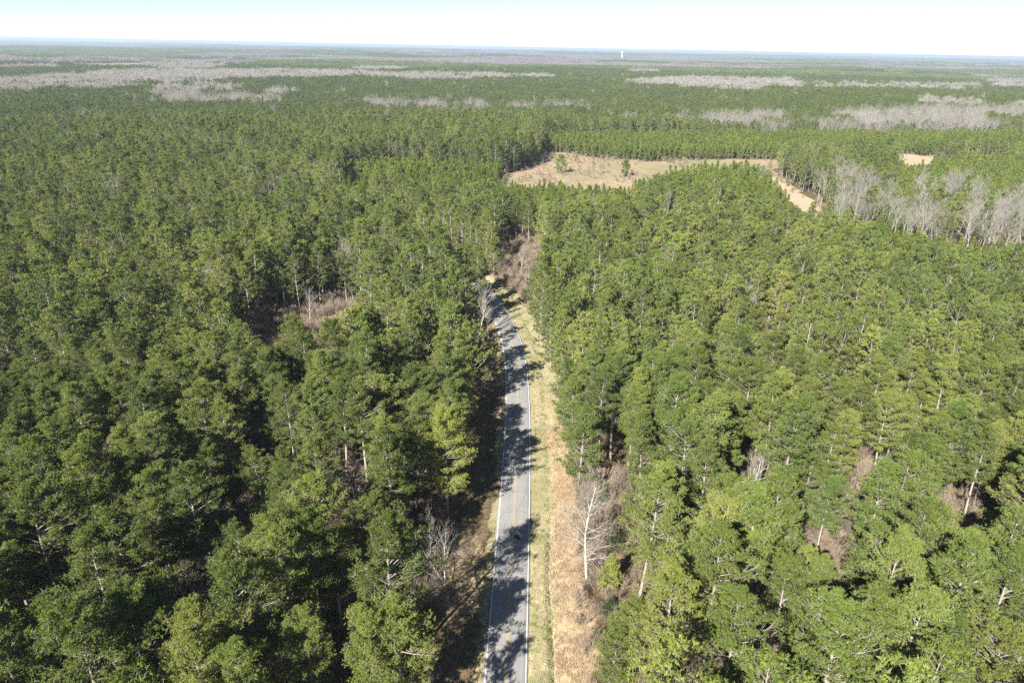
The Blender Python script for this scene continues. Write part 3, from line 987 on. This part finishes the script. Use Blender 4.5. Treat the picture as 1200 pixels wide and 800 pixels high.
def sight_gaps(x, y):
    """Small gaps in front of the trunks that stand free in the wood."""
    r = np.ones(len(x), bool)
    for k, hx, hy, hh, _, _ in HERO[:12] + BARE_HERO[:5] + BARE_HERO[3:5] + BARE_HERO[8:13]:
        ln, wd = (42, 7.0) if hy > 205 and hx > -12 and hy < 220 else (14, 5.5)
        d = math.hypot(hx, hy)
        ux, uy = hx / d, hy / d
        along_ = (hx - x) * ux + (hy - y) * uy
        across = np.abs((x - hx) * uy - (y - hy) * ux)
        r &= ~((along_ > 0) & (along_ < ln) & (across < wd))
    return r


def sun_lanes(x, y):
    """Nothing tall stands on the sunward side of the pale bare trees by the road."""
    r = np.ones(len(x), bool)
    ux, uy = -math.cos(R(SUN_AZ)), -math.sin(R(SUN_AZ))
    for k, hx, hy, hh, _, _ in BARE_HERO[:5] + HERO[:1] + HERO[2:8]:
        a = (x - hx) * ux + (y - hy) * uy
        b = np.abs((x - hx) * uy - (y - hy) * ux)
        r &= ~((a > 0) & (a < (27 if k.startswith('bare') else 13)) & (b < (3.6 if k.startswith('bare') else 3.5)))
    return r


def classify(x, y):
    """0 pine, 1 young pine, 2 hardwood, 3 none."""
    c = np.zeros(len(x), int)
    x0_, y0_ = x, y
    wa = sst(np.hypot(x, y), 550, 1600) * 60
    x = x0_ + wa * (vnoise(x0_, y0_, 45, 43) - .5) + wa * .7 * (vnoise(x0_, y0_, 18, 44) - .5)
    y = y0_ + wa * (vnoise(x0_, y0_, 60, 45) - .5) + wa * (vnoise(x0_, y0_, 170, 46) - .5)
    c[zone('young', x, y)] = 1
    hz = zone('hardwood', x, y)
    dd_ = np.hypot(x0_, y0_)
    hz &= ~((dd_ > 700) & (.6 * vnoise(x0_, y0_, 75, 47) + .4 * vnoise(x0_, y0_, 28, 48) > .60))
    c[hz] = 2
    mx = zone('mixed', x, y)
    c[mx & (.6 * vnoise(x, y, 30, 41) + .4 * vnoise(x, y, 12, 42) > .60)] = 2
    far_ = np.hypot(x, y)
    fn = .55 * vnoise(x / 2.4, y, 950, 51) + .3 * vnoise(x / 2.4, y, 360, 52) + .15 * vnoise(x, y, 150, 53)
    c[(far_ > 3600) & (c == 0) & (fn > .56 - .06 * sst(far_, 4000, 6500))] = 2
    c[zone('evergreen', x, y) & (c == 2)] = 0
    c[far_field(x0_, y0_)] = 3
    c[zone('open', x, y)] = 3
    c[zone('brush', x, y)] = 3
    return c


# mature pines
x, y = lattice(6.6, -2400, 2600, 25, 2900)
k = in_wedge(x, y, 25, 75) & (np.hypot(x, y) < 2850)
x, y = x[k], y[k]
k = clear_of_road(x, y) & clear_of_heroes(x, y) & sun_lanes(x, y)
x, y = x[k], y[k]
c = classify(x, y)
d = np.hypot(x, y)
nearw = 1 - sst(y, 125, 165)
dens = (.92 - .12 * nearw) - .35 * (vnoise(x, y, 19, 61) > .66) * (d < 500) + .05 * (d > 700)
k = (c == 0) & (RNG.random(len(x)) < dens) & ((d > 900) | sight_gaps(x, y)) & (d < 800)
PX, PY = x[k], y[k]
x, y = lattice(5.4, -2400, 2600, 300, 2900, .33)
k = in_wedge(x, y, 300, 75) & (np.hypot(x, y) < 2850) & (np.hypot(x, y) >= 800)
x, y = x[k], y[k]
d = np.hypot(x, y)
k = clear_of_road(x, y) & (classify(x, y) == 0) & (RNG.random(len(x)) < np.where(d > 1500, .82, .93) - .25 * (vnoise(x, y, 35, 91) > .72))
PX, PY = np.concatenate([PX, x[k]]), np.concatenate([PY, y[k]])
# young plantation
x, y = lattice(3.9, -150, 700, 300, 900)
k = in_wedge(x, y, 300, 60)
x, y = x[k], y[k]
k = (classify(x, y) == 1) & clear_of_road(x, y) & (RNG.random(len(x)) < .95) & clear_of_heroes(x, y, 3)
YX, YY = x[k], y[k]
# leafless hardwoods
x, y = lattice(7.4, -2400, 2600, 250, 2900)
k = in_wedge(x, y, 250, 60) & (np.hypot(x, y) < 2850)
x, y = x[k], y[k]
cc = classify(x, y)
k = (cc == 2) & (RNG.random(len(x)) < .93) & clear_of_heroes(x, y)
BX, BY = x[k], y[k]
m_ = RNG.random(len(PX)) < np.where(np.hypot(PX, PY) < 900, .012, .002)      # a stray bare tree here and there
BX, BY = np.concatenate([BX, PX[m_]]), np.concatenate([BY, PY[m_]])
PX, PY = PX[~m_], PY[~m_]
# pines standing inside the bare woods
m_ = RNG.random(len(BX)) < .06 + .5 * (vnoise(BX, BY, 16, 92) > .72)
PX, PY = np.concatenate([PX, BX[m_]]), np.concatenate([PY, BY[m_]])
BX, BY = BX[~m_], BY[~m_]


def instancer(name, coll, P, rot, scl, idx):
    """One object whose geometry nodes place the trees of a collection on its points."""
    me = bpy.data.meshes.new(name)
    n = len(P)
    me.vertices.add(n)
    me.vertices.foreach_set('co', np.asarray(P, np.float32).ravel())
    for nme, typ, v, key in (('turn', 'FLOAT_VECTOR', rot, 'vector'), ('size', 'FLOAT_VECTOR', scl, 'vector'), ('pick', 'INT', idx, 'value')):
        a = me.attributes.new(nme, typ, 'POINT')
        a.data.foreach_set(key, np.asarray(v, np.int32 if typ == 'INT' else np.float32).ravel())
    o = obj(name, me, kind='stuff')
    ng = bpy.data.node_groups.new(name, 'GeometryNodeTree')
    ng.interface.new_socket('Geometry', in_out='INPUT', socket_type='NodeSocketGeometry')
    ng.interface.new_socket('Geometry', in_out='OUTPUT', socket_type='NodeSocketGeometry')
    gi, go = ng.nodes.new('NodeGroupInput'), ng.nodes.new('NodeGroupOutput')
    ip = ng.nodes.new('GeometryNodeInstanceOnPoints')
    ci = ng.nodes.new('GeometryNodeCollectionInfo')
    ci.inputs['Collection'].default_value = PC[coll]
    ci.inputs['Separate Children'].default_value = True
    ci.inputs['Reset Children'].default_value = True
    ip.inputs['Pick Instance'].default_value = True

    def na(nm, typ):
        a = ng.nodes.new('GeometryNodeInputNamedAttribute')
        a.data_type = typ
        a.inputs['Name'].default_value = nm
        return a.outputs['Attribute']
    L = ng.links
    L.new(gi.outputs[0], ip.inputs['Points'])
    L.new(ci.outputs[0], ip.inputs['Instance'])
    L.new(na('turn', 'FLOAT_VECTOR'), ip.inputs['Rotation'])
    L.new(na('size', 'FLOAT_VECTOR'), ip.inputs['Scale'])
    L.new(na('pick', 'INT'), ip.inputs['Instance Index'])
    L.new(ip.outputs[0], go.inputs[0])
    o.modifiers.new('place', 'NODES').node_group = ng
    return o


def scatter(name, coll, x, y, nvar, s0, s1, zs=.12, off=-.05, pick=None, rng=RNG, size=None, tilt=.03):
    n = len(x)
    z = ground_z(x, y) + off
    s = rng.uniform(s0, s1, n) if size is None else size
    rot = np.stack([rng.normal(size=n) * tilt, rng.normal(size=n) * tilt, rng.uniform(0, 6.283, n)], -1)
    scl = np.stack([s, s, s * rng.uniform(1 - zs, 1 + zs, n)], -1)
    return instancer(name, coll, np.stack([x, y, z], -1), rot, scl, rng.integers(0, nvar, n) if pick is None else pick)


def in_frame(x, y, z, m=0):
    px, py, dd = project(x, y, z)
    return (px > -m) & (px < 1200 + m) & (py > -m) & (py < 800 + m) & (dd > 0), dd


# ------------------------------------------------------------------ single trees
ORD = 'first second third fourth fifth sixth seventh eighth ninth tenth eleventh twelfth thirteenth fourteenth fifteenth sixteenth seventeenth eighteenth nineteenth twentieth'.split()


def ordinal(i):
    if i < 20:
        return ORD[i]
    t, u = divmod(i + 1, 10)
    tens = {2: 'twent', 3: 'thirt', 4: 'fort', 5: 'fift', 6: 'sixt', 7: 'sevent', 8: 'eight', 9: 'ninet'}[t]
    return tens + 'ieth' if u == 0 else tens + 'y-' + ORD[u - 1]


def tree(name, trunk, crown, loc, rz, s, sz, label, cat, group):
    e = obj(name, None, loc=loc, label=label, category=cat)
    if group:
        e['group'] = group
    e.empty_display_size = .5
    e.rotation_euler = (0, 0, rz)
    e.scale = (s, s, sz)
    obj('trunk', trunk, e)
    obj('crown', crown, e)
    return e


for kind, hx, hy, hh, rz, lab in HERO:
    if kind.startswith('pine'):
        p = PROTO['pine', int(kind[4:])]
    else:
        p = PROTO[kind]
    s = hh / p[2]
    tree('pine_tree', p[0], p[1], (hx, hy, float(ground_z(np.array([hx]), np.array([hy]))[0]) - .05), rz, s, s, lab, 'pine tree', 'pine trees of the forest' if kind.startswith('pine') else None)
for kind, hx, hy, hh, rz, lab in BARE_HERO:
    p = PROTO[kind]
    s = hh / p[2]
    tree('bare_tree', p[0], p[1], (hx, hy, float(ground_z(np.array([hx]), np.array([hy]))[0]) - .05), rz, s, s, lab, 'bare tree', 'leafless trees near the road')

ok, dd = in_frame(PX, PY, terrain(PX, PY) + 16.0, 12)
ok2, _ = in_frame(PX, PY, terrain(PX, PY) + 20.0, 0)
order = np.argsort(np.where(ok | ok2, dd, 1e9))
n_ind = 300 - len([h for h in HERO])
near = order[:n_ind]
isnear = np.zeros(len(PX), bool)
isnear[near] = True
nx_, ny_ = PX[near], PY[near]
ns = road_offset(nx_, ny_)
row = np.floor((ny_ - ny_.min()) / 9.0).astype(int)
side = ns > 0
nv = RNG.integers(0, NEAR, len(near))
edge_ = ((ns > 0) & (ns < 18.5 - 3 * sst(ny_, 120, 170)) & (ny_ > 100)) & (RNG.random(len(near)) < .75)
nsc = RNG.uniform(.84, 1.10, len(near))
nsc = nsc * (.92 + .2 * vnoise(nx_, ny_, 40, 71))
nsc = np.where(RNG.random(len(near)) < .12, nsc * .72, nsc)
wide = 1 + .07 * (1 - sst(ny_, 125, 165))
nz = ground_z(nx_, ny_)
PK = [('edge', int(v) % 3) if e_ else ('pine', int(v)) for v, e_ in zip(nv, edge_)]
hgt = nsc * np.array([PROTO[v][2] for v in PK])
for sd in (False, True):
    for r_ in np.unique(row[side == sd]):
        m = np.nonzero((side == sd) & (row == r_))[0]
        m = m[np.argsort(np.abs(ns[m]))]
        for q, i in enumerate(m):
            look = 'tall' if hgt[i] > 23.5 else ('short' if hgt[i] < 19.5 else 'mid-height')
            where = 'ditch-side verge' if sd else 'shaded roadside'
            lab = '%s pine, %s in from the %s, %s row up' % (look, ordinal(q), where, ordinal(int(r_)))
            p = PROTO[PK[i]]
            tree('pine_tree', p[0], p[1], (nx_[i], ny_[i], nz[i] - .05), RNG.uniform(0, 6.283), nsc[i] * wide[i], nsc[i], lab, 'pine tree', 'pine trees of the forest')

rest = ~isnear
d = np.hypot(PX, PY)
hv = .92 + .2 * vnoise(PX, PY, 40, 71)
hv = hv * (1 - .12 * (vnoise(PX, PY, 160, 72) > .62) * (d > 330))
sz_ = RNG.uniform(.84, 1.12, len(PX)) * hv
ridge = d < 620
k = rest & (d < 800)
es = road_offset(PX[k], PY[k])
brx = zone('brush', PX[k] - 5, PY[k]) | zone('brush', PX[k] + 5, PY[k]) | zone('open', PX[k], PY[k] - 8)
scatter('pine_forest', 'mid_pines', PX[k], PY[k], MIDS, 0, 0, size=sz_[k], pick=np.where((es > 0) & (es < 16) | brx & (RNG.random(k.sum()) < .4), 7 + RNG.integers(0, 2, k.sum()), RNG.integers(0, 7, k.sum())))
k = rest & (d >= 800)
scatter('distant_pine_forest', 'low_pines', PX[k], PY[k], LOWS, 0, 0, size=sz_[k] * .86)
yd = np.hypot(YX, YY)
ysz = RNG.uniform(.8, 1.2, len(YX))
k = yd < 480
scatter('young_pine_plantation', 'young_pines', YX[k], YY[k], YOUNGS, 0, 0, size=ysz[k])
scatter('distant_young_pines', 'low_young', YX[~k], YY[~k], YOUNGS, 0, 0, size=ysz[~k] * 1.05)

# leafless woods: the nearest one by one
ok, dd = in_frame(BX, BY, terrain(BX, BY) + 10.0, 6)
order = np.argsort(np.where(ok, dd, 1e9))
near = order[:300 - len(BARE_HERO)]
isnear = np.zeros(len(BX), bool)
isnear[near] = True
bx, by = BX[near], BY[near]
bz = ground_z(bx, by)
hw = zone('hardwood', bx, by)
track = np.array([[201, 494], [195, 452], [186, 407]])
reg = np.where(hw & (bx < 235) & (by > 340) & inside(MAP['hardwood'][0], bx, by), 0, np.where(hw & inside(MAP['hardwood'][1], bx, by), 1, np.where(hw & inside(MAP['hardwood'][2], bx, by), 2, np.where(hw | (by > 650), 3, 4))))
names = ['in the grove beside the sandy track', 'in the long grove past the track', 'in the fringe above the long grove', 'in the wood beyond young pines', 'alone among green pines']
for g in range(5):
    m0 = np.nonzero(reg == g)[0]
    if not len(m0):
        continue
    rw = np.floor((by[m0] - by[m0].min()) / (7.0 if g < 3 else 12.0 if g == 3 else 40)).astype(int)
    for r_ in np.unique(rw):
        m = m0[rw == r_]
        m = m[np.argsort(bx[m])]
        for q, i in enumerate(m):
            lab = 'pale bare tree %s, %s row back, %s along' % (names[g], ordinal(int(r_)), ordinal(q))
            s = RNG.uniform(.85, 1.12)
            o = obj('bare_tree', PROTO['bare_mid', int(RNG.integers(0, 6))], loc=(bx[i], by[i], bz[i] - .05), label=lab, category='bare tree', group='leafless trees of the groves')
            o.rotation_euler = (RNG.normal() * .03, RNG.normal() * .03, RNG.uniform(0, 6.283))
            o.scale = (s, s, s * RNG.uniform(.92, 1.08))
rest = ~isnear
d = np.hypot(BX, BY)
k = rest & (d < 1300)
scatter('bare_woodland', 'hardwoods', BX[k], BY[k], 6, .85, 1.15)
k = rest & (d >= 1300)
scatter('distant_bare_woodland', 'low_hardwoods', BX[k], BY[k], 6, .9, 1.2)

# far woodland, in patches of standing trees
x, y = lattice(80, -15500, 16500, 2750, 18500, .2)
k = (np.hypot(x, y) > 2800) & (np.hypot(x, y) < 18500) & (np.abs(x) < y * .84 + 200)
x, y = x[k], y[k]
c = classify(x, y)
k = c != 3
x, y, c = x[k], y[k], c[k]
scatter('far_woodland', 'far_patches', x, y, 6, .95, 1.05, pick=np.where(c == 2, 3, 0) + RNG.integers(0, 3, len(x)), tilt=0)

# ------------------------------------------------------------------ undergrowth
x, y = lattice(2.6, -330, 360, 60, 460)
k = in_wedge(x, y, 60, 20)
x, y = x[k], y[k]
s = road_offset(x, y)
bz_ = zone('brush', x, y)
prob = np.where(bz_, .97, .22 + .18 * (y < 190)) * np.where(np.abs(s) < 11.2 + 1.5 * vnoise(x, y, 6, 3), 0, 1)
prob = np.where((s < 22) & (y > 92) & (y < 180) & (s > 12.6), .75, prob)
k = (RNG.random(len(x)) < prob) & (classify(x, y) != 1) & ~zone('open', x, y)
scatter('brown_undergrowth', 'brush', x[k], y[k], 5, .5, 1.25, .2)
x, y = lattice(4.2, -330, 360, 60, 420)
k = in_wedge(x, y, 60, 20)
x, y = x[k], y[k]
s = road_offset(x, y)
k = (RNG.random(len(x)) < .26) & (np.abs(s) > 12.5) & ~zone('open', x, y) & ~((s > 0) & (s < 15))
scatter('evergreen_undergrowth', 'understory', x[k], y[k], 5, .5, 1.5, .25)
# saplings and bushes along the field and track
x, y = lattice(6, -20, 460, 440, 720)
k = zone('open', x, y)
ins = zone('open', x + 7, y) & zone('open', x - 7, y) & zone('open', x, y + 10) & zone('open', x, y - 10)
pk = RNG.random(len(x))
kk = k & (~ins) & (pk < .45)
kk |= k & (pk > .55) & (x < 150) & (vnoise(x, y, 30, 95) > .45)
scatter('field_edge_brush', 'brush', x[kk], y[kk], 5, .5, 1.0, .2)

x, y = lattice(4.2, -20, 460, 440, 720)
k = zone('open', x, y)
ins = zone('open', x + 9, y) & zone('open', x - 9, y) & zone('open', x, y + 16) & zone('open', x, y - 12)
kk = k & (~ins) & (RNG.random(len(x)) < .16) & (vnoise(x, y, 25, 96) > .45)
sx_, sy_ = x[kk], y[kk]
kind_ = np.where(sx_ > 290, 0, np.where((sx_ > 165) & (sy_ < 560), 1, np.where(sy_ > 560, 2, 3)))
where_ = ('in the small sandy clearing, counted from the field', 'along the pale sandy track, from the field',
          'on the tan field far margin, from the tall pines', 'on the tan field near margin, from the road')
for kd in range(4):
    m = np.nonzero(kind_ == kd)[0]
    m = m[np.argsort(-sy_[m] if kd == 1 else sx_[m])]
    for q, i in enumerate(m):
        s = RNG.uniform(.2, .75)
        o = obj('pine_sapling', bpy.data.objects['young_pines_%02d' % int(RNG.integers(0, 5))].data, loc=(sx_[i], sy_[i], float(ground_z(sx_[i:i + 1], sy_[i:i + 1])[0]) - .05),
                label='%s green sapling %s' % (ordinal(q), where_[kd]), category='sapling', group='saplings along the field and track')
        o.rotation_euler = (0, 0, RNG.uniform(0, 6.283))
        o.scale = (s, s, s)


# verge grass and broomsedge
x, y = lattice(.62, -24, 30, 66, 300)
s = road_offset(x, y)
wob = 1.9 * (vnoise(x, y, 9, 7) - .5) + 1.5 * (vnoise(x, y, 3, 8) - .5)
widen = 2.5 * sst(y, 150, 60)
isg = (s > 3.75) & (s + wob < 8.4 + 4.2 * sst(y, 146, 160))
isl = (s < -3.75) & (s > -4.8 + 1.6 * wob)
isd = (s + wob > 7.9) & (s + wob * 2.2 < 13.5 + widen) & (y + wob * 8 < 160)
gr = RNG.random(len(x))
green = vnoise(x, y, 5, 81) * .6 + vnoise(x, y, 1.6, 82) * .4 > .66
ditchg = (np.abs(s - 6.9) < .5)
pick = np.where(isd, 6 + RNG.integers(0, 3, len(x)), np.where(green | (ditchg & (gr > .4)), 3, 0) + RNG.integers(0, 3, len(x)))
pr = np.where(isd, .8, .75)
pick = np.where(isd & (RNG.random(len(x)) < .35 + .5 * (vnoise(x, y, 4, 85) > .62)), RNG.integers(0, 3, len(x)), pick)
k = (isg | isl | isd) & (gr < pr)
scatter('verge_grass', 'grass_tufts', x[k], y[k], 9, .7, 1.3, .2, .0, pick=pick[k], tilt=.12)

# ------------------------------------------------------------------ small things on the road and verge
def crumple(name, m, sx, sy, sz, seed, ridge_=.5):
    import bmesh
    bm = bmesh.new()
    bmesh.ops.create_icosphere(bm, subdivisions=3, radius=1)
    rg = np.random.default_rng(seed)
    ph = rg.random(6) * 6.28
    for v in bm.verts:
        c_ = v.co
        f = 1 + ridge_ * (.5 * math.sin(c_.x * 5 + ph[0]) * math.sin(c_.y * 4 + ph[1]) + .35 * math.sin(c_.z * 9 + c_.x * 7 + ph[2]) + .25 * math.sin(c_.y * 11 + ph[3]))
        v.co = Vector((c_.x * sx * f, c_.y * sy * f, max(c_.z, -.35) * sz * f))
    me = bpy.data.meshes.new(name)
    bm.to_mesh(me)
    bm.free()
    me.materials.append(m)
    return me


dz = .07
o = obj('road_debris', crumple('road_debris', M['dark_rubber'], .42, .70, .22, 3, .6), loc=(1.75, 109.9, dz + .06), label='dark torn lump lying on the asphalt beside the yellow centre line', category='debris')
o.rotation_euler = (0, 0, .5)
obj('pale_scrap', crumple('pale_scrap', M['white_plastic'], .16, .10, .08, 5), o, (-.1, .78, 0))
lz = lambda a, b: float(ground_z(np.array([a]), np.array([b]))[0])
obj('litter', crumple('litter', M['blue_plastic'], .20, .14, .14, 7), loc=(7.85, 77.9, lz(7.85, 77.9) + .10), label='bright blue scrap of litter lying in the grassy ditch', category='litter')
obj('litter', crumple('litter', M['white_plastic'], .13, .10, .08, 8), loc=(6.3, 79.6, lz(6.3, 79.6) + .10), label='small white scrap of litter in the verge grass near the blue one', category='litter')
# fallen pale log in the shaded verge
# ------------------------------------------------------------------ far things: house, water tower
def base_z(a, b):
    return float(terrain(np.array([a]), np.array([b]))[0])


hx, hy = -1350.0, 2650.0
e = obj('house', None, loc=(hx, hy, base_z(hx, hy)), label='tiny white farmhouse at the edge of a pale field in the far woods', category='house')
e.rotation_euler = (0, 0, .5)
g_ = Geo()
g_.box((0, 0, 1.9), (16, 9, 3.8))
g_.add([[-8, -4.5, 3.8], [-8, 4.5, 3.8], [-8, 0, 6.6], [8, -4.5, 3.8], [8, 4.5, 3.8], [8, 0, 6.6]], [[0, 2, 1], [3, 4, 5]])
obj('wall', g_.mesh('wall', [M['wall']]), e)
g_ = Geo()
g_.add([[-8.6, -5.1, 3.5], [8.6, -5.1, 3.5], [8.6, 0, 6.8], [-8.6, 0, 6.8], [-8.6, 5.1, 3.5], [8.6, 5.1, 3.5], [-8.6, -5.1, 3.7], [8.6, -5.1, 3.7], [8.6, 0, 7.0], [-8.6, 0, 7.0], [-8.6, 5.1, 3.7], [8.6, 5.1, 3.7]],
       [[0, 1, 2, 3], [3, 2, 5, 4], [6, 9, 8, 7], [9, 10, 11, 8], [0, 6, 7, 1], [4, 5, 11, 10]])
obj('roof', g_.mesh('roof', [M['roof_metal']]), e)
g_ = Geo()
g_.box((0, 0, 0), (1.2, .1, 1.5))
wme = g_.mesh('window', [M['window']])
for wx in (-5.5, -2.8, 2.8, 5.5):
    obj('window', wme, e, (wx, -4.56, 2.0))
g_ = Geo()
g_.box((0, 0, 0), (1.1, .12, 2.2))
obj('door', g_.mesh('door', [M['window']]), e, (0, -4.57, 1.1))

dt = 6400.0
wx_, wy_ = 1465.6 / 10481 * dt, 10377.6 / 10481 * dt
e = obj('water_tower', None, loc=(wx_, wy_, base_z(wx_, wy_)), label='white water tower standing on the far horizon', category='water tower')


def lathe(name, prof, m, seg=40, flute=0.0):
    V, F = [], []
    for (r, z) in prof:
        for k in range(seg):
            a = k * 2 * math.pi / seg
            rr = r * (1 + flute * (1 if k % 2 else -1) * (r < 8))
            V.append((rr * math.cos(a), rr * math.sin(a), z))
    for j in range(len(prof) - 1):
        for k in range(seg):
            F.append((j * seg + k, j * seg + (k + 1) % seg, (j + 1) * seg + (k + 1) % seg, (j + 1) * seg + k))
    return mesh(name, V, [np.array(F)], [m], smooth=True)


tz = 72.0 - base_z(wx_, wy_)
obj('tank', lathe('tank', [(4.5, tz - 19), (9, tz - 15.5), (11.5, tz - 12), (12, tz - 9), (11.8, tz - 5), (9.5, tz - 2.2), (5, tz - .6), (.3, tz)], M['white_metal']), e)
obj('column', lathe('column', [(8.0, -2), (7.2, 2), (6.6, 8), (6.4, tz - 20), (6.9, tz - 17)], M['white_metal'], 40, .03), e)

# ------------------------------------------------------------------ haze
def haze_mat(n, out):
    v = N(n, 'ShaderNodeVolumePrincipled')
    v.inputs['Color'].default_value = (.66, .78, .95, 1)
    v.inputs['Density'].default_value = HAZE
    v.inputs['Anisotropy'].default_value = .2
    n.links.new(v.outputs[0], out.inputs['Volume'])


HAZE = 8.5e-5
lo = float(Z.min()) - 1.5
g_ = Geo()
g_.box((0, 14500, (lo + 104) / 2), (64000, 36000, 104 - lo))
obj('haze', g_.mesh('haze', [mat('haze', haze_mat)]), kind='stuff')
